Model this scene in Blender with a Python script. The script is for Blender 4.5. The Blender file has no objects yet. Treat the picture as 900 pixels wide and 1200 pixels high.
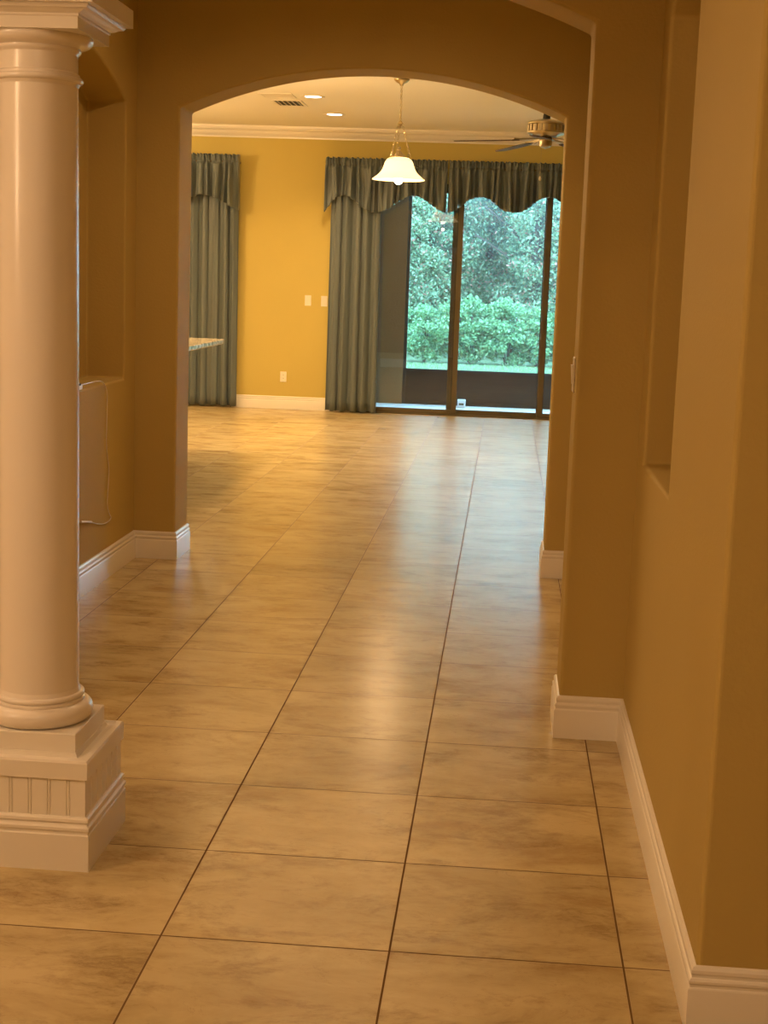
import bpy, bmesh, math, random
import numpy as np
from mathutils import Vector, Matrix
random.seed(7)
PI = math.pi
C = bpy.context.scene.collection
sc = bpy.context.scene

# ------------------------------------------------------------------ helpers
def link(name, bm, mat, parent=None, loc=(0, 0, 0), smooth=False, recalc=True, bevel=0, seg=2):
    if recalc:
        bmesh.ops.recalc_face_normals(bm, faces=bm.faces)
    me = bpy.data.meshes.new(name)
    bm.to_mesh(me); bm.free()
    for m in (mat if isinstance(mat, (list, tuple)) else [mat]):
        me.materials.append(m)
    o = bpy.data.objects.new(name, me)
    C.objects.link(o)
    o.location = loc
    if parent:
        o.parent = parent
    if smooth:
        for p in me.polygons: p.use_smooth = True
        if smooth != 'all':
            me.set_sharp_from_angle(angle=math.radians(smooth if smooth is not True else 35))
    if bevel:
        b = o.modifiers.new('bevel', 'BEVEL'); b.width = bevel; b.segments = seg
        b.limit_method = 'ANGLE'; b.angle_limit = math.radians(40)
    return o

def tag(o, label=None, cat=None, group=None, kind=None):
    if label: o['label'] = label
    if cat: o['category'] = cat
    if group: o['group'] = group
    if kind: o['kind'] = kind
    return o

def thing(name, label, cat, loc=(0, 0, 0), group=None):
    o = bpy.data.objects.new(name, None); C.objects.link(o)
    o.location = loc; o.empty_display_size = .1
    return tag(o, label, cat, group)

def box(bm, x0, x1, y0, y1, z0, z1):
    vs = [bm.verts.new((x, y, z)) for z in (z0, z1) for x, y in ((x0, y0), (x1, y0), (x1, y1), (x0, y1))]
    for f in ((0, 3, 2, 1), (4, 5, 6, 7), (0, 1, 5, 4), (1, 2, 6, 5), (2, 3, 7, 6), (3, 0, 4, 7)):
        bm.faces.new([vs[i] for i in f])
    return bm

def bx(*a):
    return box(bmesh.new(), *a)

def lathe(bm, prof, n=48, c=(0, 0), closed=False):
    """profile of (r, z) turned about the vertical through c"""
    rings = []
    for r, z in prof:
        if r < 1e-5:
            rings.append([bm.verts.new((c[0], c[1], z))])
        else:
            rings.append([bm.verts.new((c[0] + r*math.cos(2*PI*k/n), c[1] + r*math.sin(2*PI*k/n), z)) for k in range(n)])
    pairs = list(zip(rings[:-1], rings[1:]))
    if closed: pairs.append((rings[-1], rings[0]))
    for a, b in pairs:
        for k in range(n):
            q = [a[k % len(a)], a[(k+1) % len(a)], b[(k+1) % len(b)], b[k % len(b)]]
            q = list(dict.fromkeys(q))
            if len(q) > 2: bm.faces.new(q)
    return bm

def tube(bm, pts, r, n=8, cap=True):
    pts = [Vector(p) for p in pts]
    rings = []; up = None
    for i, p in enumerate(pts):
        t = (pts[min(i+1, len(pts)-1)] - pts[max(i-1, 0)]).normalized()
        if up is None:
            up = t.orthogonal().normalized()
        up = (up - t*up.dot(t)).normalized()
        s = t.cross(up)
        rings.append([bm.verts.new(p + r*(math.cos(2*PI*k/n)*up + math.sin(2*PI*k/n)*s)) for k in range(n)])
    for a, b in zip(rings[:-1], rings[1:]):
        for k in range(n): bm.faces.new((a[k], a[(k+1) % n], b[(k+1) % n], b[k]))
    if cap:
        bm.faces.new(rings[0]); bm.faces.new(rings[-1])
    return bm

def chain(bm, p0, p1, L=.03, r=.0022, w=.008):
    """oval links between two points, every other one turned a quarter"""
    p0, p1 = Vector(p0), Vector(p1); d = p1 - p0
    n = max(2, int(d.length/(L*.78))); t = d.normalized(); u = t.orthogonal().normalized(); v = t.cross(u)
    for i in range(n):
        c = p0 + d*((i+.5)/n); s = u if i % 2 else v; q = v if i % 2 else u
        N, M = 10, 5; ring = []
        for a in range(N):
            th = 2*PI*a/N
            cen = c + t*(L/2-r)*math.cos(th) + s*w*math.sin(th)
            out = (t*math.cos(th) + s*math.sin(th)).normalized()
            ring.append([bm.verts.new(cen + r*(math.cos(2*PI*b/M)*out + math.sin(2*PI*b/M)*q)) for b in range(M)])
        for a in range(N):
            A, B = ring[a], ring[(a+1) % N]
            for b in range(M): bm.faces.new((A[b], A[(b+1) % M], B[(b+1) % M], B[b]))
    return bm

def sweep(path, prof, side=1):
    """(depth, z) profile carried along a plan polyline with mitred corners"""
    bm = bmesh.new(); P = [Vector((x, y)) for x, y in path]; rings = []
    for i, p in enumerate(P):
        def nrm(a, b):
            d = (b-a).normalized(); return Vector((-d.y, d.x))*side
        ns = []
        if i > 0: ns.append(nrm(P[i-1], p))
        if i < len(P)-1: ns.append(nrm(p, P[i+1]))
        m = ns[0] if len(ns) == 1 else (ns[0]+ns[1])/(1+ns[0].dot(ns[1]))
        rings.append([bm.verts.new((p.x+m.x*d, p.y+m.y*d, z)) for d, z in prof])
    n = len(prof)
    for a, b in zip(rings[:-1], rings[1:]):
        for k in range(n): bm.faces.new((a[k], a[(k+1) % n], b[(k+1) % n], b[k]))
    bm.faces.new(rings[0]); bm.faces.new(rings[-1][::-1])
    return bm

def prism(poly, axis, a0, a1):
    """polygon of (u, z) pushed out along 'x' or 'y'"""
    bm = bmesh.new()
    def mk(u, z, a): return bm.verts.new((a, u, z) if axis == 'x' else (u, a, z))
    A = [mk(u, z, a0) for u, z in poly]; B = [mk(u, z, a1) for u, z in poly]; n = len(poly)
    bm.faces.new(A); bm.faces.new(B[::-1])
    for k in range(n): bm.faces.new((A[k], B[k], B[(k+1) % n], A[(k+1) % n]))
    return bm

def arch_poly(u0, u1, z0, zs, rise, n=40):
    c, h = (u0+u1)/2, (u1-u0)/2; R = (h*h+rise*rise)/(2*rise); a = math.asin(h/R)
    pts = [(u0, z0)]
    for k in range(n+1):
        t = -a + 2*a*k/n
        pts.append((c+R*math.sin(t), zs+rise-R+R*math.cos(t)))
    pts.append((u1, z0))
    return pts

def cut(o, cutters):
    """bake boolean cuts, leaving nothing of the cutters in the scene"""
    tmp = []
    for bm in cutters:
        bmesh.ops.recalc_face_normals(bm, faces=bm.faces)
        me = bpy.data.meshes.new('cut'); bm.to_mesh(me); bm.free()
        c = bpy.data.objects.new('cut', me); C.objects.link(c); tmp.append(c)
        m = o.modifiers.new('b', 'BOOLEAN'); m.operation = 'DIFFERENCE'; m.object = c; m.solver = 'EXACT'
    dg = bpy.context.evaluated_depsgraph_get(); dg.update()
    me = bpy.data.meshes.new_from_object(o.evaluated_get(dg))
    o.modifiers.clear(); o.data = me
    for c in tmp: bpy.data.objects.remove(c)
    return o

def round_edges(o, w=.012):
    b = o.modifiers.new('bevel', 'BEVEL'); b.width = w; b.segments = 4; b.limit_method = 'ANGLE'; b.angle_limit = math.radians(40)

# ------------------------------------------------------------------ materials
def mat(name):
    m = bpy.data.materials.new(name); m.use_nodes = True
    nt = m.node_tree; return m, nt, nt.nodes['Principled BSDF']

def simple(name, col, rough=.5, metal=0, spec=.5, coat=0, bump=0, bscale=60, vary=0, vscale=3, emit=None, estr=0, sheen=0):
    m, nt, p = mat(name); N, L = nt.nodes, nt.links
    p.inputs['Base Color'].default_value = (*col, 1)
    p.inputs['Roughness'].default_value = rough; p.inputs['Metallic'].default_value = metal
    p.inputs['Specular IOR Level'].default_value = spec
    p.inputs['Coat Weight'].default_value = coat; p.inputs['Coat Roughness'].default_value = .15
    p.inputs['Sheen Weight'].default_value = sheen; p.inputs['Sheen Roughness'].default_value = .4
    tc = N.new('ShaderNodeTexCoord')
    if bump:
        n = N.new('ShaderNodeTexNoise'); n.inputs['Scale'].default_value = bscale; n.inputs['Detail'].default_value = 3
        b = N.new('ShaderNodeBump'); b.inputs['Strength'].default_value = bump; b.inputs['Distance'].default_value = .01
        L.new(tc.outputs['Object'], n.inputs['Vector']); L.new(n.outputs['Fac'], b.inputs['Height']); L.new(b.outputs['Normal'], p.inputs['Normal'])
    if vary:
        n = N.new('ShaderNodeTexNoise'); n.inputs['Scale'].default_value = vscale; n.inputs['Detail'].default_value = 4
        mx = N.new('ShaderNodeMix'); mx.data_type = 'RGBA'
        mx.inputs['A'].default_value = (*[c*(1-vary) for c in col], 1); mx.inputs['B'].default_value = (*[min(1, c*(1+vary)) for c in col], 1)
        L.new(tc.outputs['Object'], n.inputs['Vector']); L.new(n.outputs['Fac'], mx.inputs['Factor']); L.new(mx.outputs['Result'], p.inputs['Base Color'])
    if emit:
        p.inputs['Emission Color'].default_value = (*emit, 1); p.inputs['Emission Strength'].default_value = estr
    return m

M = {}
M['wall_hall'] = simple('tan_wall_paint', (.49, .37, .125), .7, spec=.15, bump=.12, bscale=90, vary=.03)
M['wall_far'] = simple('far_wall_paint', (.57, .465, .14), .7, spec=.15, bump=.1, bscale=90, vary=.03)  # one wall paint, set slightly yellower for the far room
M['trim'] = simple('white_trim_paint', (.80, .76, .68), .28, spec=.5, bump=.02, bscale=25)
M['column'] = simple('white_gloss_column_paint', (.80, .75, .68), .27, spec=.5, coat=.12, bump=.05, bscale=14)
M['ceiling'] = simple('textured_ceiling_paint', (.88, .85, .74), .8, spec=.2, bump=.35, bscale=70)
M['plate'] = simple('ivory_plastic', (.82, .78, .68), .35)
M['slot'] = simple('dark_slot', (.03, .03, .03), .6)
M['bronze'] = simple('bronze_aluminium', (.105, .085, .045), .4, metal=.1)
M['black'] = simple('black_rubber', (.012, .012, .012), .5)
M['brass'] = simple('antique_brass', (.48, .40, .24), .32, metal=1, bump=.03, bscale=30)
M['nickel'] = simple('brushed_nickel', (.40, .35, .26), .3, metal=1)
M['blade'] = simple('dark_wood_blade', (.10, .065, .04), .65, spec=.15, vary=.25, vscale=12)
M['cord'] = simple('white_cord', (.75, .68, .55), .4)
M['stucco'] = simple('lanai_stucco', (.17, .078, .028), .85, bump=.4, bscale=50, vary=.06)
M['stucco_reflection'] = simple('lanai_reflection_tone', (.22, .115, .05), .85, bump=.4, bscale=50)  # lighter stucco tone, a reflection put into the colour
M['concrete'] = simple('lanai_concrete', (.62, .60, .57), .7, bump=.2, bscale=30, vary=.08)
M['kick'] = simple('dark_bronze_sheet', (.030, .021, .016), .5, spec=.2, bump=.05, bscale=20, vary=.1)
M['soil'] = simple('soil', (.05, .04, .03), .9, vary=.3)
M['bark'] = simple('bark', (.09, .07, .055), .9, bump=.6, bscale=20, vary=.3)

def floor_mat():
    m, nt, p = mat('travertine_tile'); N, L = nt.nodes, nt.links
    SX, SY, X0, Y0 = .53843, .52985, -1.28003, 3.22879
    def math_(op, a, b=None, c=None):
        n = N.new('ShaderNodeMath'); n.operation = op
        for i, v in enumerate((a, b, c)):
            if v is None: continue
            if isinstance(v, (int, float)): n.inputs[i].default_value = v
            else: L.new(v, n.inputs[i])
        return n.outputs[0]
    g = N.new('ShaderNodeNewGeometry'); s = N.new('ShaderNodeSeparateXYZ'); L.new(g.outputs['Position'], s.inputs[0])
    u = math_('DIVIDE', math_('SUBTRACT', s.outputs[0], X0), SX); v = math_('DIVIDE', math_('SUBTRACT', s.outputs[1], Y0), SY)
    iu, iv = math_('FLOOR', u), math_('FLOOR', v)
    du = math_('MULTIPLY', math_('ABSOLUTE', math_('SUBTRACT', u, math_('ROUND', u))), SX)
    dv = math_('MULTIPLY', math_('ABSOLUTE', math_('SUBTRACT', v, math_('ROUND', v))), SY)
    d = math_('MINIMUM', du, dv)
    gr = N.new('ShaderNodeMapRange'); gr.interpolation_type = 'SMOOTHSTEP'
    gr.inputs['From Min'].default_value = .0016; gr.inputs['From Max'].default_value = .0036
    gr.inputs['To Min'].default_value = 1; gr.inputs['To Max'].default_value = 0; L.new(d, gr.inputs['Value'])
    grout = gr.outputs['Result']
    cv = N.new('ShaderNodeCombineXYZ'); L.new(iu, cv.inputs[0]); L.new(iv, cv.inputs[1])
    wn = N.new('ShaderNodeTexWhiteNoise'); wn.noise_dimensions = '3D'; L.new(cv.outputs[0], wn.inputs['Vector'])
    off = N.new('ShaderNodeVectorMath'); off.operation = 'SCALE'; L.new(wn.outputs['Color'], off.inputs[0]); off.inputs['Scale'].default_value = 40
    add = N.new('ShaderNodeVectorMath'); add.operation = 'ADD'; L.new(g.outputs['Position'], add.inputs[0]); L.new(off.outputs[0], add.inputs[1])
    mp = N.new('ShaderNodeMapping'); mp.inputs['Scale'].default_value = (1.0, 1.9, 1); L.new(add.outputs[0], mp.inputs['Vector'])
    def noise(scale, detail, rough, dist=0):
        n = N.new('ShaderNodeTexNoise'); n.inputs['Scale'].default_value = scale; n.inputs['Detail'].default_value = detail
        n.inputs['Roughness'].default_value = rough; n.inputs['Distortion'].default_value = dist
        L.new(mp.outputs[0], n.inputs['Vector']); return n.outputs['Fac']
    big = noise(2.4, 9, .68, .3); fine = noise(14, 10, .82, .3); vein = noise(3.6, 9, .70, .5)
    r1 = N.new('ShaderNodeValToRGB'); L.new(big, r1.inputs[0])
    e = r1.color_ramp.elements
    e[0].position = .34; e[0].color = (.39, .275, .125, 1); e[1].position = .62; e[1].color = (.58, .47, .25, 1)
    k = e.new(.45); k.color = (.49, .385, .19, 1)
    # blotchy darker fossil patches
    mr = N.new('ShaderNodeMapRange'); mr.inputs['From Min'].default_value = .50; mr.inputs['From Max'].default_value = .62; L.new(vein, mr.inputs['Value'])
    mf = N.new('ShaderNodeMapRange'); mf.inputs['From Min'].default_value = .44; mf.inputs['From Max'].default_value = .56; L.new(fine, mf.inputs['Value'])
    patch = math_('MULTIPLY', math_('MULTIPLY_ADD', mf.outputs['Result'], .65, .35), math_('MULTIPLY', mr.outputs['Result'], .52))
    mx = N.new('ShaderNodeMix'); mx.data_type = 'RGBA'; L.new(patch, mx.inputs['Factor']); L.new(r1.outputs[0], mx.inputs['A'])
    mx.inputs['B'].default_value = (.20, .115, .042, 1)
    # thin crooked veins
    vd = math_('ABSOLUTE', math_('SUBTRACT', noise(3.3, 7, .66, 1.6), .5))
    vr = N.new('ShaderNodeMapRange'); vr.inputs['From Min'].default_value = 0; vr.inputs['From Max'].default_value = .012
    vr.inputs['To Min'].default_value = .28; vr.inputs['To Max'].default_value = 0; L.new(vd, vr.inputs['Value'])
    vm = math_('MULTIPLY', vr.outputs['Result'], mf.outputs['Result'])
    mv = N.new('ShaderNodeMix'); mv.data_type = 'RGBA'; L.new(vm, mv.inputs['Factor']); L.new(mx.outputs['Result'], mv.inputs['A']); mv.inputs['B'].default_value = (.20, .11, .05, 1)
    # tile to tile tone
    tone = math_('MULTIPLY_ADD', wn.outputs['Value'], .16, .92)
    hv = N.new('ShaderNodeVectorMath'); hv.operation = 'SCALE'; L.new(mv.outputs['Result'], hv.inputs[0]); L.new(tone, hv.inputs['Scale'])
    mg = N.new('ShaderNodeMix'); mg.data_type = 'RGBA'; L.new(grout, mg.inputs['Factor']); L.new(hv.outputs[0], mg.inputs['A']); mg.inputs['B'].default_value = (.15, .09, .04, 1)
    L.new(mg.outputs['Result'], p.inputs['Base Color'])
    rr = math_('ADD', math_('MULTIPLY_ADD', fine, .10, FLOOR_ROUGH), math_('MULTIPLY', grout, .6))
    L.new(rr, p.inputs['Roughness'])
    L.new(math_('MULTIPLY_ADD', grout, -.57, .58), p.inputs['Specular IOR Level'])
    h = math_('MULTIPLY', fine, .06)
    b = N.new('ShaderNodeBump'); b.inputs['Strength'].default_value = .25; b.inputs['Distance'].default_value = .001
    L.new(h, b.inputs['Height']); L.new(b.outputs['Normal'], p.inputs['Normal'])
    return m
FLOOR_ROUGH = .205
M['floor'] = floor_mat()

def granite():
    m, nt, p = mat('speckled_granite'); N, L = nt.nodes, nt.links
    tc = N.new('ShaderNodeTexCoord'); v = N.new('ShaderNodeTexVoronoi'); v.inputs['Scale'].default_value = 60
    n = N.new('ShaderNodeTexNoise'); n.inputs['Scale'].default_value = 25; n.inputs['Detail'].default_value = 6
    L.new(tc.outputs['Object'], v.inputs['Vector']); L.new(tc.outputs['Object'], n.inputs['Vector'])
    r = N.new('ShaderNodeValToRGB'); L.new(n.outputs['Fac'], r.inputs[0])
    r.color_ramp.elements[0].position = .35; r.color_ramp.elements[0].color = (.25, .20, .13, 1)
    r.color_ramp.elements[1].position = .6; r.color_ramp.elements[1].color = (.72, .64, .48, 1)
    L.new(r.outputs[0], p.inputs['Base Color']); p.inputs['Roughness'].default_value = .12
    return m
M['granite'] = granite()

def fabric(name, col, rough=.45):
    m, nt, p = mat(name); N, L = nt.nodes, nt.links
    p.inputs['Base Color'].default_value = (*col, 1); p.inputs['Roughness'].default_value = rough
    p.inputs['Sheen Weight'].default_value = .35; p.inputs['Sheen Roughness'].default_value = .3; p.inputs['Specular IOR Level'].default_value = .5
    tc = N.new('ShaderNodeTexCoord'); w = N.new('ShaderNodeTexNoise'); w.inputs['Scale'].default_value = 40
    mp = N.new('ShaderNodeMapping'); mp.inputs['Scale'].default_value = (1, 1, 12); L.new(tc.outputs['Object'], mp.inputs[0]); L.new(mp.outputs[0], w.inputs[0])
    b = N.new('ShaderNodeBump'); b.inputs['Strength'].default_value = .15; b.inputs['Distance'].default_value = .004
    L.new(w.outputs['Fac'], b.inputs['Height']); L.new(b.outputs['Normal'], p.inputs['Normal'])
    return m
M['curtain'] = fabric('slate_satin_fabric', (.125, .155, .165), .42)

def glass():
    m, nt, p = mat('clear_glazing'); N, L = nt.nodes, nt.links
    t = N.new('ShaderNodeBsdfTransparent'); t.inputs[0].default_value = (.95, .97, .98, 1)
    g = N.new('ShaderNodeBsdfGlossy'); g.inputs['Roughness'].default_value = .0
    f = N.new('ShaderNodeFresnel'); f.inputs[0].default_value = 1.65
    mx = N.new('ShaderNodeMixShader'); L.new(f.outputs[0], mx.inputs[0]); L.new(t.outputs[0], mx.inputs[1]); L.new(g.outputs[0], mx.inputs[2])
    L.new(mx.outputs[0], N['Material Output'].inputs[0]); return m
M['glass'] = glass()

def screen():
    m, nt, p = mat('insect_screen'); N, L = nt.nodes, nt.links
    t = N.new('ShaderNodeBsdfTransparent'); d = N.new('ShaderNodeBsdfDiffuse'); d.inputs[0].default_value = (.38, .40, .42, 1)
    mx = N.new('ShaderNodeMixShader'); mx.inputs[0].default_value = .24
    L.new(t.outputs[0], mx.inputs[1]); L.new(d.outputs[0], mx.inputs[2]); L.new(mx.outputs[0], N['Material Output'].inputs[0]); return m
M['screen'] = screen()

def leaf(name, c0, c1, c2=None, trans=.35):
    m, nt, p = mat(name); N, L = nt.nodes, nt.links
    g = N.new('ShaderNodeNewGeometry'); r = N.new('ShaderNodeValToRGB'); L.new(g.outputs['Random Per Island'], r.inputs[0])
    e = r.color_ramp.elements; e[0].color = (*c0, 1); e[1].color = (*c1, 1); e[1].position = .9
    if c2:
        k = e.new(.93); k.color = (*c2, 1)
    p.inputs['Roughness'].default_value = .27; L.new(r.outputs[0], p.inputs['Base Color'])
    t = N.new('ShaderNodeBsdfTranslucent'); L.new(r.outputs[0], t.inputs[0])
    mx = N.new('ShaderNodeMixShader'); mx.inputs[0].default_value = trans
    L.new(p.outputs[0], mx.inputs[1]); L.new(t.outputs[0], mx.inputs[2]); L.new(mx.outputs[0], N['Material Output'].inputs[0]); return m
M['leaf_hedge'] = leaf('hedge_leaf', (.09, .23, .10), (.33, .57, .28))
M['leaf_tree'] = leaf('tree_leaf', (.13, .24, .14), (.40, .56, .34), (.62, .30, .24))
M['leaf_far'] = leaf('backdrop_leaf', (.17, .26, .19), (.42, .56, .41))
M['grass'] = leaf('grass_blade', (.15, .27, .12), (.26, .40, .21), trans=.2)
M['lawn'] = simple('lawn_ground', (.15, .25, .12), .9, vary=.25, vscale=6)

# ------------------------------------------------------------------ camera (2x phone lens, slight roll)
F = 1735.24; PITCH, YAW, ROLL = .156187, .0776454, .0348781
cam_d = bpy.data.cameras.new('camera'); cam = bpy.data.objects.new('camera', cam_d); C.objects.link(cam)
fwd = Vector((-math.sin(YAW)*math.cos(PITCH), math.cos(YAW)*math.cos(PITCH), -math.sin(PITCH)))
rt = Vector((math.cos(YAW), math.sin(YAW), 0)); up = rt.cross(fwd)
r2 = math.cos(ROLL)*rt + math.sin(ROLL)*up; u2 = -math.sin(ROLL)*rt + math.cos(ROLL)*up
cam.matrix_world = Matrix(((r2.x, u2.x, -fwd.x, 0), (r2.y, u2.y, -fwd.y, 0), (r2.z, u2.z, -fwd.z, 1.54), (0, 0, 0, 1)))
cam_d.sensor_fit = 'VERTICAL'; cam_d.sensor_height = 24; cam_d.sensor_width = 18
cam_d.lens = F/1200*24; cam_d.clip_start = .05; cam_d.clip_end = 200
sc.camera = cam

# ------------------------------------------------------------------ room shell
CZ = 3.2                      # ceiling height
def struct(name, bm, m, **k): return tag(link(name, bm, m, **k), kind='structure')

struct('floor', bx(-7, 5, -3, 17.2, -.1, 0), M['floor'])
struct('ceiling', bx(-7.2, 5.2, -3.2, 17.3, CZ, CZ+.12), M['ceiling'])

AL, AR, ZS, RISE = -1.735, .255, 2.38, .215      # arch at the end of the hall
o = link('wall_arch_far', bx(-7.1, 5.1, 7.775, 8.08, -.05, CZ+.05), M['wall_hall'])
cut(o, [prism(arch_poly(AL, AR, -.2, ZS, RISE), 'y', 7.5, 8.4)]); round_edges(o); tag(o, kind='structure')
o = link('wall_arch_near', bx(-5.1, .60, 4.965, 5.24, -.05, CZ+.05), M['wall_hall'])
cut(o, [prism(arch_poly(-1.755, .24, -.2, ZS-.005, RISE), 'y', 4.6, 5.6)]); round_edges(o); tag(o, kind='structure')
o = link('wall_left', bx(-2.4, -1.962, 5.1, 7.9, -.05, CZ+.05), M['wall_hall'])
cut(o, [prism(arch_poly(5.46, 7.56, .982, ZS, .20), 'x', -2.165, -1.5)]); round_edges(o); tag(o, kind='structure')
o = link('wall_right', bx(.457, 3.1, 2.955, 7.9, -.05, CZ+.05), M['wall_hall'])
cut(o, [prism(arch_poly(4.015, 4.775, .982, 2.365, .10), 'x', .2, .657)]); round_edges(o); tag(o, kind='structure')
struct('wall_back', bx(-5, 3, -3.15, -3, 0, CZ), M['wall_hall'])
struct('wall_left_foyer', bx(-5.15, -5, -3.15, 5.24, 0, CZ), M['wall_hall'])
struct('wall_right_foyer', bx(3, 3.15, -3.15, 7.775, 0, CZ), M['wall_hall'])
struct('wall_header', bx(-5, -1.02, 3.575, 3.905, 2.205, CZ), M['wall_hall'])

DL, DR, DT = -1.70, 2.62, 2.62     # sliding door opening
bm = bx(-7, DL, 17.1, 17.3, 0, CZ); box(bm, DR, 5, 17.1, 17.3, 0, CZ); box(bm, DL, DR, 17.1, 17.3, DT, CZ)
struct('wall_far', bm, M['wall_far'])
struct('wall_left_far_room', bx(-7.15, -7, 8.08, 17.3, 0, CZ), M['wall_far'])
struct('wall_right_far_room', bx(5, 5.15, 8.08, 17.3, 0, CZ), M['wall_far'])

BP = [(0, 0), (.016, 0), (.016, .098), (.0145, .102), (.0125, .104), (.0125, .109), (.0145, .113), (.0145, .118), (.012, .122),
      (.0085, .124), (.0085, .129), (.0105, .133), (.010, .140), (.006, .146), (0, .148)]
struct('baseboard_left', sweep([(-1.755, 4.965), (-1.755, 5.24), (-1.962, 5.24), (-1.962, 7.775), (AL, 7.775), (AL, 8.08), (-6.98, 8.08)], BP, -1), M['trim'], smooth=25)
struct('baseboard_right', sweep([(4.98, 8.08), (AR, 8.08), (AR, 7.775), (.457, 7.775), (.457, 5.24), (.24, 5.24), (.24, 4.965), (.457, 4.965), (.457, 2.955), (2.98, 2.955)], BP, -1), M['trim'], smooth=25)
struct('baseboard_far', sweep([(-6.98, 17.1), (DL-.01, 17.1)], BP, -1), M['trim'], smooth=25)
struct('baseboard_foyer', sweep([(-1.755, 4.965), (-4.98, 4.965)], BP, 1), M['trim'], smooth=25)
CPR = [(0, 3.07), (.012, 3.07), (.014, 3.086), (.020, 3.092), (.034, 3.100), (.052, 3.122), (.062, 3.142), (.078, 3.152), (.092, 3.158),
       (.096, 3.170), (.104, 3.176), (.106, 3.2), (0, 3.2)]
struct('trim_crown', sweep([(-6.99, 8.09), (-6.99, 17.1), (4.99, 17.1), (4.99, 8.09)], CPR, -1), M['trim'], smooth=25)

# ------------------------------------------------------------------ column
CX, CY = -1.198, 3.748
col = thing('column', 'white round column with capital on a square beadboard pedestal at the left', 'column', (CX, CY, 0))
def sq(bm, h, z0, z1): return box(bm, -h, h, -h, h, z0, z1)
# pedestal body with beadboard grooves
bm = bmesh.new(); h = .176
pts = []
step = .0255
for s in range(4):
    a = s*PI/2; n = 7
    for k in range(n):
        t = -h + 2*h*k/n
        for dt, dd in ((0, 0), (.0012, -.0028), (.0040, -.0028), (.0052, 0), (.0072, 0), (.0084, -.0028), (.0104, -.0028), (.0116, 0)) if k else ((0, 0),):
            u, w = t+dt, -(h+dd)
            pts.append((u*math.cos(a)-w*math.sin(a), u*math.sin(a)+w*math.cos(a)))
lo = [bm.verts.new((x, y, .13)) for x, y in pts]; hi = [bm.verts.new((x, y, .25)) for x, y in pts]
for k in range(len(pts)): bm.faces.new((lo[k], lo[(k+1) % len(pts)], hi[(k+1) % len(pts)], hi[k]))
bm.faces.new(lo); bm.faces.new(hi)
link('pedestal_panel', bm, M['trim'], col)
bm = sq(bmesh.new(), .174, 0, .132)
p0 = [(-.176, -.176), (.176, -.176), (.176, .176), (-.176, .176), (-.176, -.176)]
PP = [(0, 0), (.012, 0), (.012, .096), (.009, .099), (.009, .104), (.013, .110), (.013, .117), (.008, .122), (.006, .126), (.010, .132), (.009, .139), (.004, .144), (0, .144)]
def ring_profile(bm, prof, h):
    rings = [[bm.verts.new((sx*(h+d), sy*(h+d), z)) for sx, sy in ((-1, -1), (1, -1), (1, 1), (-1, 1))] for d, z in prof]
    for a, b in zip(rings[:-1], rings[1:]):
        for k in range(4): bm.faces.new((a[k], a[(k+1) % 4], b[(k+1) % 4], b[k]))
    bm.faces.new(rings[0]); bm.faces.new(rings[-1])
    return bm
link('pedestal_baseboard', ring_profile(bmesh.new(), PP, .176), M['trim'], col)
link('pedestal_cap', ring_profile(bmesh.new(), [(0, .242), (.006, .244), (.007, .288), (.004, .294), (-.010, .296), (-.014, .290), (-.030, .290), (-.034, .302)], .176), M['trim'], col)
link('column_plinth', ring_profile(bmesh.new(), [(0, .302), (0, .349), (-.002, .351)], .139), M['trim'], col)
bp = [(0, .351), (.112, .351)]
for k in range(13):
    t = -PI/2+PI*k/12; bp.append((.118+.024*math.cos(t), .377+.026*math.sin(t)))
bp += [(.119, .404), (.119, .410), (.114, .413)]
for k in range(7):
    t = -PI/2+PI*k/6; bp.append((.112+.007*math.cos(t), .420+.007*math.sin(t)))
bp += [(.109, .428), (.105, .440), (0, .440)]
link('column_base', lathe(bmesh.new(), bp, 64), M['column'], col, smooth=30)
link('column_shaft', lathe(bmesh.new(), [(0, .436), (.1055, .436), (.104, .455), (.1035, .9), (.1015, 1.5), (.0985, 1.99), (0, 1.99)], 72), M['column'], col, smooth=30)
cp = [(0, 1.985), (.0985, 1.985), (.102, 1.992)]
for k in range(9):
    t = -PI/2+PI*k/8; cp.append((.104+.008*math.cos(t), 2.002+.008*math.sin(t)))
cp += [(.103, 2.012), (.103, 2.016), (.0985, 2.020), (.0975, 2.062), (.101, 2.066), (.104, 2.068), (.106, 2.072), (.106, 2.077), (.112, 2.079)]
for k in range(8):
    t = -PI/3+PI/2.2*k/7; cp.append((.108+.028*math.cos(t), 2.100+.020*math.sin(t)))
cp += [(.13, 2.108), (0, 2.108)]
link('column_capital', lathe(bmesh.new(), cp, 64), M['column'], col, smooth=30)
link('abacus', ring_profile(bmesh.new(), [(0, 2.106), (0, 2.134), (.003, 2.136), (.003, 2.141), (.012, 2.144), (.020, 2.149), (.030, 2.151), (.034, 2.156),
     (.034, 2.160), (.050, 2.160), (.050, 2.205), (0, 2.205)], .142), M['trim'], col)

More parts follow.
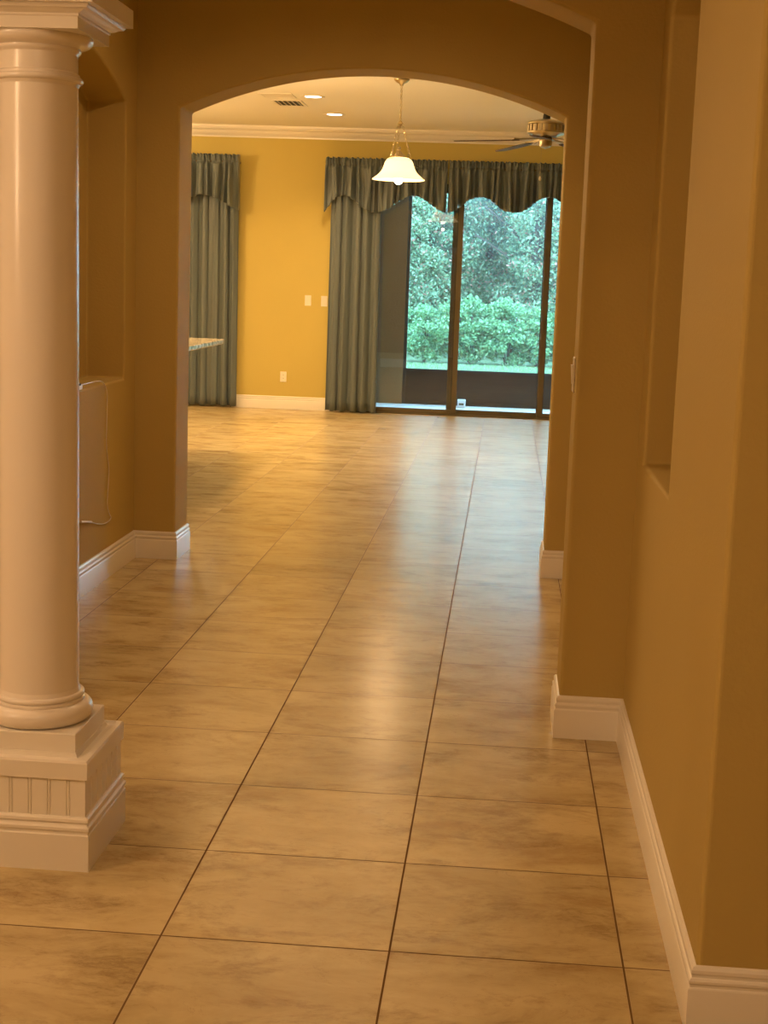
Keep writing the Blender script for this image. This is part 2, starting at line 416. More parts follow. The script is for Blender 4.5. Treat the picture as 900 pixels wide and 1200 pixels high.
# ------------------------------------------------------------------ sliding door + lanai
door = thing('door_1', None, None, (0, 0, 0)); door['kind'] = 'structure'
bm = bx(DL, DL+.045, 17.1, 17.26, 0, DT); box(bm, DR-.045, DR, 17.1, 17.26, 0, DT); box(bm, DL+.045, DR-.045, 17.1, 17.26, DT-.05, DT)
box(bm, DL+.045, DR-.045, 17.10, 17.26, -.02, .014); box(bm, DL+.045, DR-.045, 17.135, 17.145, .014, .026); box(bm, DL+.045, DR-.045, 17.19, 17.2, .014, .026)
link('door_frame', bm, M['bronze'], door, bevel=.002)
def panel(x0, x1, y, latch=None):
    s = .06; z0, z1 = .016, DT-.04
    bm = bx(x0, x0+s, y, y+.035, z0, z1); box(bm, x1-s, x1, y, y+.035, z0, z1)
    box(bm, x0+s, x1-s, y, y+.035, z0, z0+.052); box(bm, x0+s, x1-s, y, y+.035, z1-.06, z1)
    d = link('sliding_panel', bm, M['bronze'], door, bevel=.002)
    bm = bx(x0+s-.005, x1-s+.005, y+.012, y+.018, z0+.05, z1-.055)
    g = link('door_glass', bm, M['glass'], d)
    bm = bx(x0+s, x0+s+.006, y+.002, y+.03, z0+.052, z1-.06); box(bm, x1-s-.006, x1-s, y+.002, y+.03, z0+.052, z1-.06)
    link('glazing_seal', bm, M['black'], d)
    if latch:
        bm = bx(latch-.012, latch+.012, y-.012, y, .98, 1.14)
        link('door_pull', bm, M['bronze'], d, bevel=.004)
panel(-1.64, -.54, 17.115); panel(-.66, .445, 17.17); panel(.392, 1.50, 17.115, .418); panel(1.38, 2.56, 17.17)

struct('floor_lanai', bx(-3.6, 5, 17.3, 18.95, -.14, -.012), M['concrete'])
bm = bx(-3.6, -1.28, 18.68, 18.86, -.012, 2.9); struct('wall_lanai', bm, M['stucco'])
struct('lanai_reflection_band', bx(-3.6, -1.278, 18.66, 18.68, -.012, .62), M['stucco_reflection'])  # lighter band standing in for a reflection on the lanai wall
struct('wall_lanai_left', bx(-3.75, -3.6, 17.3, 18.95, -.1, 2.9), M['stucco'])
bm = bx(-3.75, -.95, 17.3, 19.3, 2.9, 3.0); box(bm, -.95, 5, 17.3, 17.9, 2.9, 3.0); struct('ceiling_lanai', bm, M['stucco'])  # unseen roof shaped for light: shades the left wall, open to sky elsewhere
scr = thing('screen_enclosure', 'dark framed lanai screen with a solid dark kick plate outside the sliding door', 'screen', (0, 18.72, 0))
bm = bmesh.new()
for x in (-1.26, .98, 3.2): box(bm, x-.02, x+.02, -.02, .02, -.012, 2.9)
box(bm, -1.24, 3.18, -.02, .02, .405, .435); box(bm, -1.24, 3.18, -.02, .02, 2.86, 2.9)
link('screen_frame', bm, M['black'], scr)
link('kick_plate', bx(-1.24, 3.18, -.004, .004, .03, .405), M['kick'], scr)
link('sill_rail', bx(-1.24, 3.18, -.02, .02, -.012, .03), M['kick'], scr)
bm = bmesh.new(); vs = [bm.verts.new(p) for p in ((-1.24, 0, .435), (3.18, 0, .435), (3.18, 0, 2.86), (-1.24, 0, 2.86))]; bm.faces.new(vs)
link('screen_mesh', bm, M['screen'], scr)
blk = thing('door_stop', 'small white plastic block on the lanai floor behind the middle mullion', 'block', (-.515, 18.4, -.012))
link('block_body', bx(-.05, .05, -.03, .03, .0, .105), simple('white_plastic', (.85, .85, .85), .4), blk, bevel=.006)
link('latch', bx(-.03, .03, -.036, -.03, .035, .06), M['bronze'], blk)

# ------------------------------------------------------------------ garden
def leaves(name, m, parent, cen, rad, count, size, shell=.45, seed=1, zmin=-.05, blob=.3, clump=110):
    """leaf quads scattered through a lumpy ellipsoid"""
    rg = np.random.default_rng(seed)
    d = rg.normal(size=(count, 3)); d /= np.linalg.norm(d, axis=1)[:, None]
    K = max(20, count//clump)
    e = rg.normal(size=(K, 3)); e /= np.linalg.norm(e, axis=1)[:, None]
    bc = np.array(cen) + e*((shell+(1-shell)*rg.random(K)**.6)*(1+.12*np.sin(7*e[:, 0]+seed)))[:, None]*(np.array(rad)-blob*.6)
    which = rg.integers(0, K, count)
    r = blob*rg.random(count)**.45*rg.uniform(.7, 1.25, K)[which]
    p = bc[which] + d*r[:, None]*np.array([1, 1, .8])
    p = p[p[:, 2] > zmin]; n = len(p)
    nn = rg.normal(size=(n, 3)) + np.array([0, -.5, .7]); nn /= np.linalg.norm(nn, axis=1)[:, None]
    a = np.cross(nn, rg.normal(size=(n, 3))); a /= np.linalg.norm(a, axis=1)[:, None]
    b = np.cross(nn, a); s = size*(.6+.8*rg.random(n))[:, None]; w = s*.5
    V = np.stack([p-a*s, p+b*w+nn*w*.25, p+a*s, p-b*w+nn*w*.25], 1).reshape(-1, 3)
    me = bpy.data.meshes.new(name); me.vertices.add(4*n); me.vertices.foreach_set('co', V.ravel())
    me.loops.add(4*n); me.loops.foreach_set('vertex_index', np.arange(4*n, dtype=np.int32))
    me.polygons.add(n); me.polygons.foreach_set('loop_start', np.arange(0, 4*n, 4, dtype=np.int32))
    me.update(); me.validate(); me.materials.append(m)
    o = bpy.data.objects.new(name, me); C.objects.link(o); o.parent = parent
    return o
def trunk(parent, h, r, lean=0, n=5, seed=0):
    rr = random.Random(seed); bm = bmesh.new()
    tube(bm, [(lean*t*h, .05*math.sin(t*5), -.1+t*h) for t in (0, .25, .5, .75, 1)], r, 8)
    for k in range(n):
        a = rr.random()*2*PI; z = h*(.35+.5*rr.random()); L = h*.35
        tube(bm, [(lean*z, 0, z), (lean*z+L*.5*math.cos(a), L*.5*math.sin(a), z+L*.5), (lean*z+L*math.cos(a), L*math.sin(a), z+L*.8)], r*.4, 6)
    return link('trunk', bm, M['bark'], parent)

struct('floor_lawn', bx(-14, 14, 18.95, 46, -.3, -.1), M['lawn'])
# short grass
rg = np.random.default_rng(3); n = 30000
gx = rg.uniform(-3.2, 2.2, n); gy = 19.2+(rg.random(n))*10.2
V = []; hgt = rg.uniform(.03, .07, n); an = rg.uniform(0, PI, n)
dx, dy = np.cos(an)*.008, np.sin(an)*.008; ex, ey = rg.normal(0, .02, n), rg.normal(0, .02, n)
z0 = np.full(n, -.1)
V = np.stack([np.stack([gx-dx, gy-dy, z0], 1), np.stack([gx+dx, gy+dy, z0], 1), np.stack([gx+ex, gy+ey, z0+hgt], 1)], 1).reshape(-1, 3)
me = bpy.data.meshes.new('grass'); me.vertices.add(3*n); me.vertices.foreach_set('co', V.ravel()); me.loops.add(3*n)
me.loops.foreach_set('vertex_index', np.arange(3*n, dtype=np.int32)); me.polygons.add(n); me.polygons.foreach_set('loop_start', np.arange(0, 3*n, 3, dtype=np.int32))
me.update(); me.materials.append(M['grass']); g = bpy.data.objects.new('grass', me); C.objects.link(g)
tag(g, 'short bright green lawn grass beyond the lanai screen', 'grass', kind='stuff')

HL = ['bright green rounded shrub seen through the left glass pane beside the lanai wall', 'bright green shrub directly behind the middle door mullion',
      'bright green shrub in the middle of the wide glass pane', 'lower green shrub in the right half of the wide glass pane', 'green shrub by the second mullion at the right end of the hedge',
      'bright green shrub at the hidden left end of the hedge']
for i, (x, y, rx, h) in enumerate([(-1.62, 29.9, .75, 1.22), (-.72, 30.0, .70, 1.36), (.0, 29.8, .72, 1.36), (.62, 29.95, .66, 1.16), (1.30, 29.9, .74, 1.24), (-2.6, 30, .7, 1.2)]):
    s = thing('hedge_shrub', HL[i], 'shrub', (x, y, -.1), 'hedge shrubs behind the lawn')
    leaves('foliage', M['leaf_hedge'], s, (0, 0, h*.52), (rx, .62, h*.52), 9000, .038, .55, seed=11+i, blob=.17, clump=120)
    bm = bmesh.new(); rr = random.Random(i)
    for k in range(7):
        a = rr.random()*2*PI; tube(bm, [(0, 0, -.02), (.15*math.cos(a), .15*math.sin(a), h*.3), (.4*math.cos(a), .35*math.sin(a), h*.7)], .014, 5)
    link('stem', bm, M['bark'], s)
TL = ['pale leafy tree behind the shrubs seen in the left glass pane', 'leafy tree rising behind the middle door mullion', 'reddish tinged leafy tree in the upper middle of the wide glass pane',
      'leafy tree in the right half of the wide glass pane', 'leafy tree beyond the second mullion at the right', 'leafy tree behind the lanai wall at the far left']
for i, (x, y, h, r, s_) in enumerate([(-1.7, 32.2, 5.2, 1.25, 21), (-.45, 33.2, 5.8, 1.3, 22), (.55, 32.0, 5.4, 1.15, 23), (1.45, 32.8, 5.6, 1.3, 24), (2.6, 33, 5.5, 1.3, 25), (-3.2, 33, 5.5, 1.3, 26)]):
    t = thing('leafy_tree', TL[i], 'tree', (x, y, -.1), 'trees behind the hedge')
    trunk(t, h*.7, .07, seed=s_)
    leaves('foliage', M['leaf_tree'] if i != 4 else M['leaf_far'], t, (0, 0, h*.52), (r, 1.1, h*.55), 26000, .040, .35, seed=s_, zmin=.15, blob=.34, clump=150)
for i, (x, y) in enumerate(((-4.6, 37), (-2.5, 37), (-.3, 37), (1.9, 37), (4.1, 37), (-1.4, 35.2), (.8, 35.2))):
    t = thing('background_tree', 'dense dark tree in the belt behind the leafy trees', 'tree', (x, y, -.1), 'dark trees far behind')
    trunk(t, 6, .12, seed=40+i)
    leaves('foliage', M['leaf_far'], t, (0, 0, 3.2), (1.35, 1.0, 3.9), 13000, .085, .2, seed=31+i, zmin=.1, blob=.5, clump=110)

# ------------------------------------------------------------------ curtains
def curtain(name, x0, x1, z0, z1, y, folds, amp, seed, label, pinch=0):
    rr = random.Random(seed); W = x1-x0; n = folds*14; rows = 24
    ph = [rr.uniform(-.5, .5) for _ in range(folds+2)]
    am = [rr.uniform(.55, 1.35) for _ in range(folds+2)]
    bm = bmesh.new(); grid = []
    for j in range(rows+1):
        v = j/rows; z = z0+(z1-z0)*v; row = []
        for i in range(n+1):
            u = i/n; f = u*folds; k = int(min(f, folds-1)); 
            wob = .22*math.sin(2.3*v+k*1.7+ph[k])
            yy = math.sin(2*PI*f + ph[k]*math.sin(PI*(f-k))*1.3 + wob)*amp*am[k]*(1-.25*v) + .006*math.sin(5*PI*f+seed)
            flare = 1+.03*(1-v)
            xx = x0+W/2+(u-.5)*W*flare + .012*math.cos(4*PI*f)*(1-.3*v)
            row.append(bm.verts.new((xx, y+yy, z+.006*math.sin(2*PI*f)*(v < .01))))
        grid.append(row)
    for a, b in zip(grid[:-1], grid[1:]):
        for i in range(n): bm.faces.new((a[i], a[i+1], b[i+1], b[i]))
    o = link(name, bm, M['curtain'], smooth='all')
    s = o.modifiers.new('t', 'SOLIDIFY'); s.thickness = .003
    return tag(o, label, 'curtain', 'long slate curtain panels')
curtain('curtain', -4.05, -3.115, .02, 2.78, 17.0, 8, .034, 3, 'long slate satin curtain left of the yellow wall, beside the counter')
curtain('curtain', -2.045, -1.475, .02, 2.78, 16.93, 5, .038, 8, 'long slate satin curtain between the yellow wall and the sliding door')

def valance(x0, x1, ztab, y, seed, label, ret=.08, group='scalloped valances over the sliding door'):
    """rod pocket valance: shirred heading, full folds, scalloped hem; returns to the wall at each end"""
    rr = random.Random(seed); W = x1-x0; N = int(W/.006); rows = 30; zt = 2.862
    nf = int(W/.088); ph = [rr.uniform(-.8, .8) for _ in range(nf+2)]; am = [rr.uniform(.55, 1.2) for _ in range(nf+2)]
    t = thing('valance', label, 'valance', (0, 0, 0), group)
    bm = bmesh.new(); cols = []
    us = [-ret*(1-k/6)/W for k in range(6)] + [i/N for i in range(N+1)] + [1+ret*(k+1)/6/W for k in range(6)]
    for u in us:
        uc = min(1, max(0, u)); x = x0+uc*W; back = abs(u-uc)*W
        zb = np.interp(x, [p[0] for p in ztab], [p[1] for p in ztab])
        f = uc*nf; k = int(min(f, nf-1)); colv = []
        for j in range(rows+1):
            v = j/rows; z = zt-(zt-zb)*v**1.05
            dz = zt-z
            head = math.exp(-((dz-.078)/.014)**2)          # stitched rod channel draws in
            q = 2*PI*f
            hf = math.sin(q*2.6+1.9*math.sin(q*.37+seed)+2.5*dz*8*math.sin(q*.53))*.020*math.exp(-dz/.09)
            hf2 = math.sin(q*4.3+2.2*math.sin(q*.71+seed)-dz*25)*.012*math.exp(-dz/.07)
            w_ = (1-math.cos(2*PI*(f-k)))/2
            fold = (math.sin(q+1.3*math.sin(q*.43+seed*2)+.8*math.sin(dz*5+q*.3))*.8+.45*math.sin(q*.57+seed))*(.018+.036*min(1, dz/.3))
            yy = y - (fold*(1-.5*head)+hf+hf2) + .030*head + back
            zz = z + (.007*math.sin(2*PI*f*1.7+ph[k]*5) if j == 0 else 0)
            xx = x + .006*math.sin(2*PI*f*2+ph[k])*min(1, dz/.2)
            colv.append(bm.verts.new((xx, yy, zz)))
        cols.append(colv)
    for a, b in zip(cols[:-1], cols[1:]):
        for j in range(rows): bm.faces.new((a[j], a[j+1], b[j+1], b[j]))
    o = link('valance_fabric', bm, M['curtain'], t, smooth='all')
    s = o.modifiers.new('t', 'SOLIDIFY'); s.thickness = .003
    rb = bmesh.new(); tube(rb, [(x0+.004, y+.05, 2.785), (x1-.004, y+.05, 2.785)], .011, 10)
    box(rb, x0+.01, x0+.03, y+.05, 17.1, 2.775, 2.795); box(rb, x1-.03, x1-.01, y+.05, 17.1, 2.775, 2.795)
    link('curtain_rod', rb, M['bronze'], t)
    return t
def scal(x0):
    pts = [(0, 2.262), (.035, 2.30), (.07, 2.355), (.11, 2.405), (.16, 2.435), (.22, 2.450), (.28, 2.432), (.34, 2.395), (.40, 2.335), (.46, 2.300), (.53, 2.272), (.60, 2.268),
           (.67, 2.285), (.73, 2.315), (.79, 2.365), (.85, 2.405), (.91, 2.440), (.97, 2.466), (1.05, 2.462), (1.11, 2.435), (1.17, 2.395), (1.23, 2.355), (1.29, 2.315), (1.35, 2.294), (1.372, 2.290)]
    return [(x0+a, b) for a, b in pts]
VY = 16.955
def scal2(x0):
    pts = [(0, 2.292), (.05, 2.300), (.11, 2.33), (.17, 2.385), (.24, 2.435), (.32, 2.470), (.39, 2.472), (.46, 2.452), (.53, 2.40), (.59, 2.355), (.65, 2.322), (.74, 2.312),
           (.83, 2.325), (.90, 2.365), (.96, 2.425), (1.03, 2.470), (1.10, 2.492), (1.17, 2.490), (1.24, 2.455), (1.30, 2.41), (1.36, 2.35), (1.375, 2.33)]
    return [(x0+a, b) for a, b in pts]
valance(-2.105, -.737, scal(-2.105), VY-.09, 4, 'slate scalloped valance over the left curtain and left pane of the sliding door', .12)
valance(-.720, .655, scal2(-.72), VY-.09, 5, 'slate scalloped valance over the wide middle pane of the sliding door', .12)
valance(.668, 2.03, scal(.668), VY-.09, 6, 'slate scalloped valance furthest right over the sliding door', .12)
valance(-4.1, -3.095, [(-4.1, 2.25), (-3.95, 2.38), (-3.8, 2.41), (-3.72, 2.345), (-3.65, 2.362), (-3.60, 2.385), (-3.536, 2.412), (-3.40, 2.400), (-3.28, 2.346), (-3.2, 2.30), (-3.12, 2.262), (-3.09, 2.25)],
        VY-.09, 9, 'slate scalloped valance over the curtain left of the yellow wall', .12, 'scalloped valance by the counter')

# ------------------------------------------------------------------ wall plates
def plate(name, label, cat, loc, kind, rot=0, group=None):
    t = thing(name, label, cat, loc, group); t.rotation_euler = (0, 0, rot)
    link('cover_plate', bx(-.037, .037, -.006, 0, -.060, .060), M['plate'], t, bevel=.003)
    if kind == 'outlet':
        for s in (-1, 1):
            o = link('socket', lathe(bmesh.new(), [(0, -.002), (.0165, -.002), (.0165, .002), (0, .002)], 20), M['plate'], t, loc=(0, -.006, s*.0195)); o.rotation_euler = (PI/2, 0, 0)
            bm = bx(-.0075, -.0045, -.0092, -.008, s*.0195-.002, s*.0195+.006); box(bm, .0045, .0075, -.0092, -.008, s*.0195-.002, s*.0195+.006)
            link('slot', bm, M['slot'], t)
    else:
        bm = bmesh.new(); a = [bm.verts.new(p) for p in ((-.0165, -.006, -.033), (.0165, -.006, -.033), (.0165, -.006, .033), (-.0165, -.006, .033))]
        b = [bm.verts.new(p) for p in ((-.0165, -.009, -.033), (.0165, -.009, -.033), (.0165, -.014, .033), (-.0165, -.014, .033))]
        bm.faces.new(a); bm.faces.new(b)
        for k in range(4): bm.faces.new((a[k], a[(k+1) % 4], b[(k+1) % 4], b[k]))
        link('rocker', bm, M['plate'], t)
    return t
plate('light_switch', 'ivory light switch alone on the yellow wall', 'switch', (-2.293, 17.1, 1.262), 'switch')
plate('light_switch', 'ivory light switch half hidden by the curtain edge', 'switch', (-2.105, 17.1, 1.260), 'switch')
plate('wall_outlet', 'ivory power outlet low on the yellow wall above the baseboard', 'outlet', (-2.559, 17.1, .374), 'outlet')
plate('light_switch', 'light switch seen edge on along the near arch pier', 'switch', (.24, 5.135, 1.238), 'switch', -PI/2)

# ------------------------------------------------------------------ white cord and plug on the left wall
XW = -1.957
pts = [(6.62, .995), (6.75, 1.003), (6.90, 1.004), (7.02, 1.003), (7.12, .992), (7.19, .955), (7.208, .893), (7.20, .78), (7.197, .681), (7.222, .61), (7.247, .546), (7.235, .46), (7.219, .377),
       (7.25, .325), (7.29, .295), (7.25, .282), (7.16, .284), (7.05, .300), (6.912, .332)]
def smooth_path(P, n=6):
    out = []
    for i in range(len(P)-1):
        a, b, c, d = P[max(i-1, 0)], P[i], P[i+1], P[min(i+2, len(P)-1)]
        for k in range(n):
            t = k/n
            out.append(tuple(.5*(2*b[j]+(c[j]-a[j])*t+(2*a[j]-5*b[j]+4*c[j]-d[j])*t*t+(3*b[j]-a[j]-3*c[j]+d[j])*t**3) for j in range(len(b))))
    return out+[P[-1]]
cord = link('charging_cord', tube(bmesh.new(), [(XW, y, z) for y, z in smooth_path(pts)], .0024, 6), M['cord'], smooth=50)
tag(cord, 'thin white cord hanging down the left hall wall below the niche', 'cord')
bm = bmesh.new(); tube(bm, [(XW+.003, 6.92, .330), (XW+.004, 6.84, .345), (XW+.004, 6.74, .360)], .006, 10)
link('cord_connector', bm, M['cord'], cord, smooth=40)
dv = thing('cable_adapter', 'small black and white adapter on the niche sill behind the column', 'adapter', (-1.99, 6.74, .982))
link('adapter_body', bx(-.02, .035, -.06, .03, 0, .020), M['plate'], dv, bevel=.003)
link('adapter_plug', bx(-.015, .036, -.07, .0, .020, .030), M['black'], dv, bevel=.002)

# ------------------------------------------------------------------ kitchen counter
ct = thing('kitchen_counter', 'speckled granite counter end jutting out past the left arch jamb', 'counter', (0, 0, 0))
ex, ey, ez = -2.36, 12.40, .993
poly = []
for k in range(9):
    a = k/8*PI/2; poly.append((ex-.04+.04*math.cos(a), ey-.04+.04*math.sin(a)))
poly += [(-3.5, ey), (-3.5, 9.3), (ex, 9.3)]
bm = bmesh.new(); A = [bm.verts.new((x, y, ez-.042)) for x, y in poly]; B = [bm.verts.new((x, y, ez)) for x, y in poly]
bm.faces.new(A); bm.faces.new(B)
for k in range(len(poly)): bm.faces.new((A[k], A[(k+1) % len(poly)], B[(k+1) % len(poly)], B[k]))
link('countertop', bm, M['granite'], ct, bevel=.012, seg=4)
bm = bx(-3.4, -2.78, 9.4, 12.2, 0, ez-.042); link('cabinet_body', bm, M['wall_far'], ct)

# ------------------------------------------------------------------ ceiling fixtures
LC = (1.0, .615, .33)
def emis(name, col, s):
    m, nt, p = mat(name); e = nt.nodes.new('ShaderNodeEmission'); e.inputs[0].default_value = (*col, 1); e.inputs[1].default_value = s
    nt.links.new(e.outputs[0], nt.nodes['Material Output'].inputs[0]); return m
M['led'] = emis('recessed_lamp_glow', (1, .82, .62), 9)
def recessed(x, y, label):
    t = thing('recessed_light', label, 'ceiling light', (x, y, CZ), 'recessed ceiling lights')
    link('trim_ring', lathe(bmesh.new(), [(.078, 0), (.078, -.004), (.10, -.007), (.112, -.004), (.112, 0)], 40, closed=True), M['plate'], t, smooth=40)
    link('lamp', lathe(bmesh.new(), [(0, -.0035), (.078, -.0035), (.078, -.001), (0, -.001)], 40), M['led'], t)
recessed(-1.905, 14.18, 'round recessed ceiling light nearest the pendant and the vents')
recessed(-1.875, 15.66, 'round recessed ceiling light further back towards the crown molding')
def vent(x, y, sx, sy, label, slats, dark):
    t = thing('ceiling_vent', label, 'vent', (x, y, CZ))
    bm = bmesh.new(); f = .03
    box(bm, -sx, sx, -sy, -sy+f, -.008, 0); box(bm, -sx, sx, sy-f, sy, -.008, 0); box(bm, -sx, -sx+f, -sy+f, sy-f, -.008, 0); box(bm, sx-f, sx, -sy+f, sy-f, -.008, 0)
    link('vent_frame', bm, M['plate'], t, bevel=.002)
    link('vent_backing', bx(-sx+f, sx-f, -sy+f, sy-f, -.0015, -.0005), M['slot'] if dark else M['plate'], t)
    for k in range(slats):
        if dark:
            xx = -sx+f+(k+.5)*(2*sx-2*f)/slats
            bm = bx(xx-.003, xx+.003, -sy+f, sy-f, -.007, -.0015)
        else:
            yy = -sy+f+(k+.5)*(2*sy-2*f)/slats; w = (2*sy-2*f)/slats*.46
            bm = bx(-sx+f, sx-f, yy-w, yy+w, -.006, -.004)
        link('vent_slat', bm, M['plate'], t)
vent(-2.21, 14.74, .15, .24, 'white ceiling vent with dark slots beside the recessed lights', 5, True)
vent(-2.24, 14.15, .16, .17, 'plain white square ceiling grille in front of the slotted vent', 8, False)

# pendant
PX, PY = -.972, 12.8
pd = thing('pendant_lamp', 'lit alabaster bell pendant lamp hanging on chains from the ceiling', 'lamp', (PX, PY, CZ))
Z = lambda z: 1.54+(z-1.54)*1.045-CZ
bulbz = 1.54+(2.318-1.54)*1.045
link('ceiling_canopy', lathe(bmesh.new(), [(0, 0), (.066, 0), (.066, -.008), (.060, -.016), (.045, -.030), (.022, -.040), (.012, -.058), (0, -.060)], 32), M['brass'], pd, smooth=40)
bm = bmesh.new(); chain(bm, (0, 0, -.058), (0, 0, Z(2.80)), .034, .0028, .0085)
tube(bm, [(.004, .004, -.04), (-.004, .004, -.2), (.004, -.003, -.4)], .0018, 5)
link('suspension_chain', bm, M['brass'], pd, smooth=50)
link('chain_hub', lathe(bmesh.new(), [(0, Z(2.80)), (.012, Z(2.80)), (.016, Z(2.79)), (.024, Z(2.782)), (.016, Z(2.774)), (.010, Z(2.76)), (0, Z(2.757))], 20), M['brass'], pd, smooth=40)
for k in range(3):
    a = 2*PI*k/3+.35
    bm = bmesh.new(); chain(bm, (.018*math.cos(a), .018*math.sin(a), Z(2.785)), (.088*math.cos(a), .088*math.sin(a), Z(2.545)), .034, .0025, .0095)
    b2 = [( .088*math.cos(a)+.012*math.sin(t)*math.cos(a), .088*math.sin(a)+.012*math.sin(t)*math.sin(a), Z(2.53)+.02*math.cos(t)) for t in [2*PI*q/12 for q in range(13)]]
    tube(bm, b2, .003, 6)
    link('shade_chain', bm, M['brass'], pd, smooth=50)
bm = bmesh.new(); ringp = [(.102*math.cos(t), .102*math.sin(t), Z(2.505)-.03*abs(math.sin(1.5*t+.3))) for t in [2*PI*q/48 for q in range(49)]]
tube(bm, ringp, .0022, 6); link('wire_ring', bm, M['brass'], pd, smooth=50)
link('lamp_holder', lathe(bmesh.new(), [(0, Z(2.60)), (.008, Z(2.60)), (.014, Z(2.585)), (.008, Z(2.57)), (.020, Z(2.555)), (.045, Z(2.53)), (.052, Z(2.515)), (.050, Z(2.505)), (.022, Z(2.50)), (.022, Z(2.45)), (0, Z(2.45))], 28), M['brass'], pd, smooth=40)
m, nt, p = mat('alabaster_glass'); N, L = nt.nodes, nt.links
p.inputs['Base Color'].default_value = (.85, .74, .55, 1); p.inputs['Roughness'].default_value = .3
p.inputs['Emission Color'].default_value = (1, .76, .42, 1); p.inputs['Emission Strength'].default_value = 1.7
tr = N.new('ShaderNodeBsdfTranslucent'); tr.inputs[0].default_value = (.9, .8, .6, 1); mx = N.new('ShaderNodeMixShader'); mx.inputs[0].default_value = .5
L.new(p.outputs[0], mx.inputs[1]); L.new(tr.outputs[0], mx.inputs[2]); L.new(mx.outputs[0], N['Material Output'].inputs[0])
prof = [(.052, 2.514), (.080, 2.509), (.100, 2.496), (.114, 2.474), (.123, 2.448), (.133, 2.420), (.146, 2.398), (.163, 2.380), (.182, 2.364), (.199, 2.350), (.212, 2.342),
        (.216, 2.335), (.208, 2.333), (.196, 2.343), (.179, 2.356), (.159, 2.372), (.141, 2.391), (.127, 2.414), (.117, 2.444), (.108, 2.470), (.096, 2.489), (.078, 2.501), (.052, 2.506)]
link('lamp_shade', lathe(bmesh.new(), [(r*1.04, Z(z)) for r, z in prof], 56, closed=True), m, pd, smooth=60)
bl = [(0, Z(2.452)), (.014, Z(2.45)), (.018, Z(2.40))] + [(.038*math.sin(t), Z(2.335)+.040*math.cos(t)) for t in [PI*.18+PI*.82*k/10 for k in range(10)]] + [(0, Z(2.296))]
link('bulb', lathe(bmesh.new(), bl, 24), emis('bulb_glow', (1, .82, .6), 9), pd, smooth=60)

# ceiling fan
FX, FY = .236, 12.0
Z = lambda z: z-CZ
fan = thing('ceiling_fan', 'brass ceiling fan with dark blades at the right of the arch opening', 'fan', (FX, FY, CZ))
link('ceiling_canopy', lathe(bmesh.new(), [(0, 0), (.07, 0), (.068, -.03), (.045, -.06), (.016, -.075), (0, -.076)], 32), M['brass'], fan, smooth=40)
link('downrod', lathe(bmesh.new(), [(0, -.07), (.012, -.07), (.012, Z(2.86)), (0, Z(2.86))], 16), M['brass'], fan, smooth=40)
link('rod_coupling', lathe(bmesh.new(), [(0, Z(2.875)), (.022, Z(2.87)), (.028, Z(2.84)), (.030, Z(2.81)), (0, Z(2.81))], 20), M['black'], fan, smooth=40)
link('motor_housing', lathe(bmesh.new(), [(0, Z(2.818)), (.05, Z(2.816)), (.10, Z(2.806)), (.138, Z(2.792)), (.150, Z(2.784)), (.150, Z(2.776)), (.140, Z(2.772)), (.140, Z(2.722)), (.150, Z(2.718)), (.150, Z(2.710)),
      (.135, Z(2.700)), (.105, Z(2.688)), (.07, Z(2.680)), (0, Z(2.678))], 56), M['brass'], fan, smooth=30)
bm = bmesh.new()
for k in range(20):
    a = 2*PI*k/20; b2 = bmesh.new(); box(b2, .138, .149, -.012, .012, Z(2.722), Z(2.772)); bmesh.ops.rotate(b2, verts=b2.verts, cent=(0, 0, 0), matrix=Matrix.Rotation(a, 3, 'Z'))
    tm = bpy.data.meshes.new('t'); b2.to_mesh(tm); b2.free(); bm.from_mesh(tm); bpy.data.meshes.remove(tm)
link('motor_vents', bm, M['nickel'], fan, bevel=.002)
link('switch_housing', lathe(bmesh.new(), [(0, Z(2.684)), (.040, Z(2.682)), (.054, Z(2.672)), (.058, Z(2.660)), (.052, Z(2.652)), (.052, Z(2.625)), (.046, Z(2.610)), (.030, Z(2.600)), (.010, Z(2.596)), (0, Z(2.590))], 32), M['nickel'], fan, smooth=35)
bm = bmesh.new(); tube(bm, [(-.03, -.045, Z(2.62)), (-.03, -.05, Z(2.375))], .0012, 5); link('pull_chain', bm, M['brass'], fan)
pk = lathe(bmesh.new(), [(0, .02), (.006, .016), (.010, 0), (.008, -.012), (0, -.018)], 14); link('chain_knob', pk, M['plate'], fan, loc=(-.03, -.05, Z(2.358)), smooth=50)
for k in range(5):
    a = math.radians(192-72*k)
    out = [(.22, -.05), (.27, -.062), (.45, -.068), (.66, -.066), (.70, -.056), (.725, -.03), (.732, 0), (.725, .03), (.70, .056), (.66, .066), (.45, .068), (.27, .062), (.22, .05)]
    bm = bmesh.new(); A = [bm.verts.new((x, y, -.003)) for x, y in out]; B = [bm.verts.new((x, y, .003)) for x, y in out]
    bm.faces.new(A); bm.faces.new(B)
    for q in range(len(out)): bm.faces.new((A[q], A[(q+1) % len(out)], B[(q+1) % len(out)], B[q]))
    bmesh.ops.rotate(bm, verts=bm.verts, cent=(0, 0, 0), matrix=Matrix.Rotation(math.radians(3.5), 3, 'Y') @ Matrix.Rotation(math.radians(-6), 3, 'X'))
    bl = link('fan_blade', bm, M['blade'], fan, loc=(0, 0, Z(2.662))); bl.rotation_euler = (0, 0, a)
    bm = bmesh.new(); tube(bm, [(.06, .012, Z(2.668)-Z(2.668)+.008), (.14, .012, -.002), (.20, .02, -.006), (.26, .03, -.008)], .007, 8); tube(bm, [(.06, -.012, .008), (.14, -.012, -.002), (.20, -.02, -.010), (.26, -.03, -.014)], .007, 8)
    link('blade_arm', bm, M['brass'], bl, smooth=50)

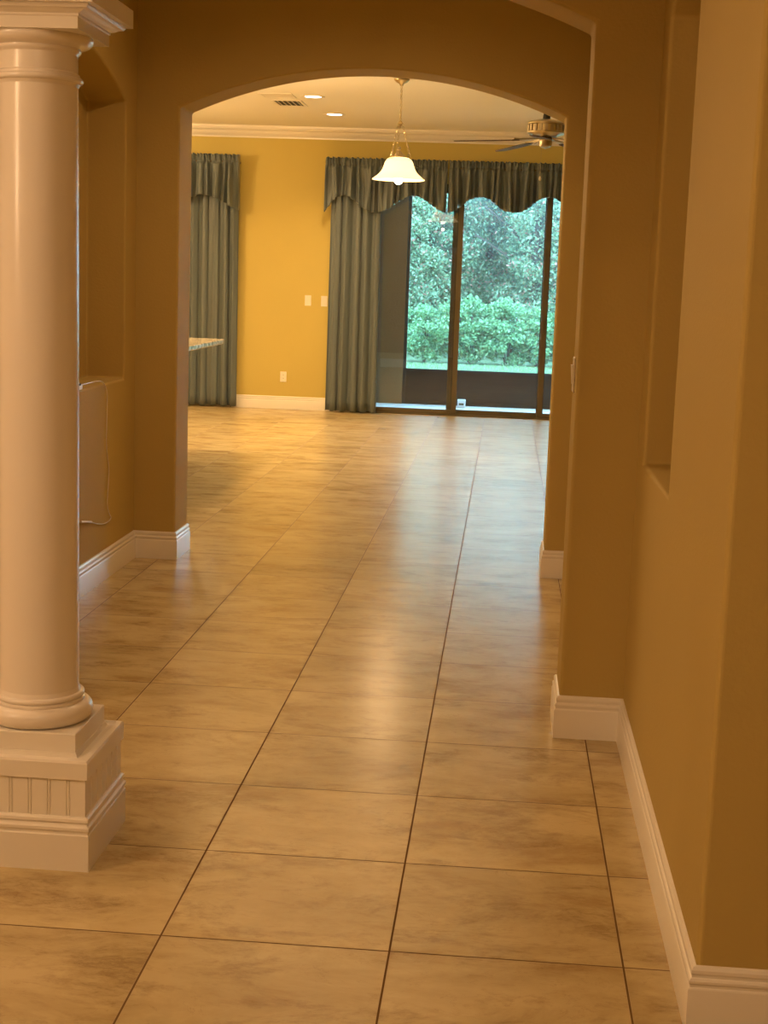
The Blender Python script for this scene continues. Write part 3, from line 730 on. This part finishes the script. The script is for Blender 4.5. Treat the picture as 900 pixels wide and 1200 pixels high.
# ------------------------------------------------------------------ lights
def lamp(kind, name, loc, power, size=.1, col=LC, rot=(0, 0, 0), spot=None, blend=.5):
    d = bpy.data.lights.new(name, kind); d.energy = power; d.color = col
    if kind == 'AREA': d.shape = 'DISK'; d.size = size
    else: d.shadow_soft_size = size
    if kind == 'SPOT': d.spot_size = math.radians(spot); d.spot_blend = blend
    o = bpy.data.objects.new(name, d); C.objects.link(o); o.location = loc; o.rotation_euler = rot
    return o
FC = (1.0, .63, .29)
for x, y, p in ((-1.905, 14.18, 260), (-1.875, 15.66, 220), (-4.5, 13.8, 260), (1.8, 14.5, 45), (2.6, 11.0, 45)):
    lamp('SPOT', 'downlight', (x, y, CZ-.012), p, .06, FC, spot=140, blend=.9)
lamp('POINT', 'counter_pendant_bulb', (-2.96, 11.86, 2.40), 150, .10, FC)
lamp('POINT', 'kitchen_bulb', (-4.6, 15.0, 2.75), 100, .30, FC)
lamp('POINT', 'pendant_bulb', (PX, PY, 2.26), 15, .02, FC)
lamp('SPOT', 'pendant_uplight', (PX, PY, 2.58), 70, .03, FC, rot=(PI, 0, 0), spot=160, blend=.6)
lamp('SPOT', 'ceiling_fill', (-.9, 9.6, 2.72), 230, .08, FC, rot=(PI, 0, 0), spot=165, blend=.6)  # unseen lamp behind the arch head, added to brighten the ceiling
for z in (1.9, 2.3, 2.7):
    lamp('POINT', 'foyer_highlight_lamp', (-3.0, 1.9, z), 32, .13)  # unseen lamps stacked upright to draw out the highlight on the column
lamp('SPOT', 'dining_downlight', (-3.05, 4.4, CZ-.012), 100, .06, spot=150, blend=.8)
lamp('SPOT', 'hall_downlight', (-.84, 6.35, CZ-.012), 105, .06, spot=160, blend=.9)
lamp('AREA', 'foyer_fill', (-.1, .0, CZ-.01), 40, .15)  # unseen lamp added to light the front faces evenly

# ------------------------------------------------------------------ world: overcast daylight
w = bpy.data.worlds.new('world'); sc.world = w; w.use_nodes = True; nt = w.node_tree
bg = nt.nodes['Background']; tc = nt.nodes.new('ShaderNodeTexCoord'); sp = nt.nodes.new('ShaderNodeSeparateXYZ'); r = nt.nodes.new('ShaderNodeValToRGB')
nt.links.new(tc.outputs['Generated'], sp.inputs[0]); nt.links.new(sp.outputs[2], r.inputs[0]); nt.links.new(r.outputs[0], bg.inputs[0])
r.color_ramp.elements[0].position = 0; r.color_ramp.elements[0].color = (.46, .80, 1.0, 1); r.color_ramp.elements[1].position = .6; r.color_ramp.elements[1].color = (.37, .72, 1.0, 1)
bg.inputs[1].default_value = 12.5

sc.view_settings.view_transform = 'Standard'; sc.view_settings.look = 'None'; sc.view_settings.gamma = 1; sc.view_settings.use_curve_mapping = False
sc.view_settings.exposure = .14
sc.cycles.max_bounces = 10; sc.cycles.diffuse_bounces = 5; sc.cycles.transparent_max_bounces = 24; sc.cycles.sample_clamp_indirect = 6
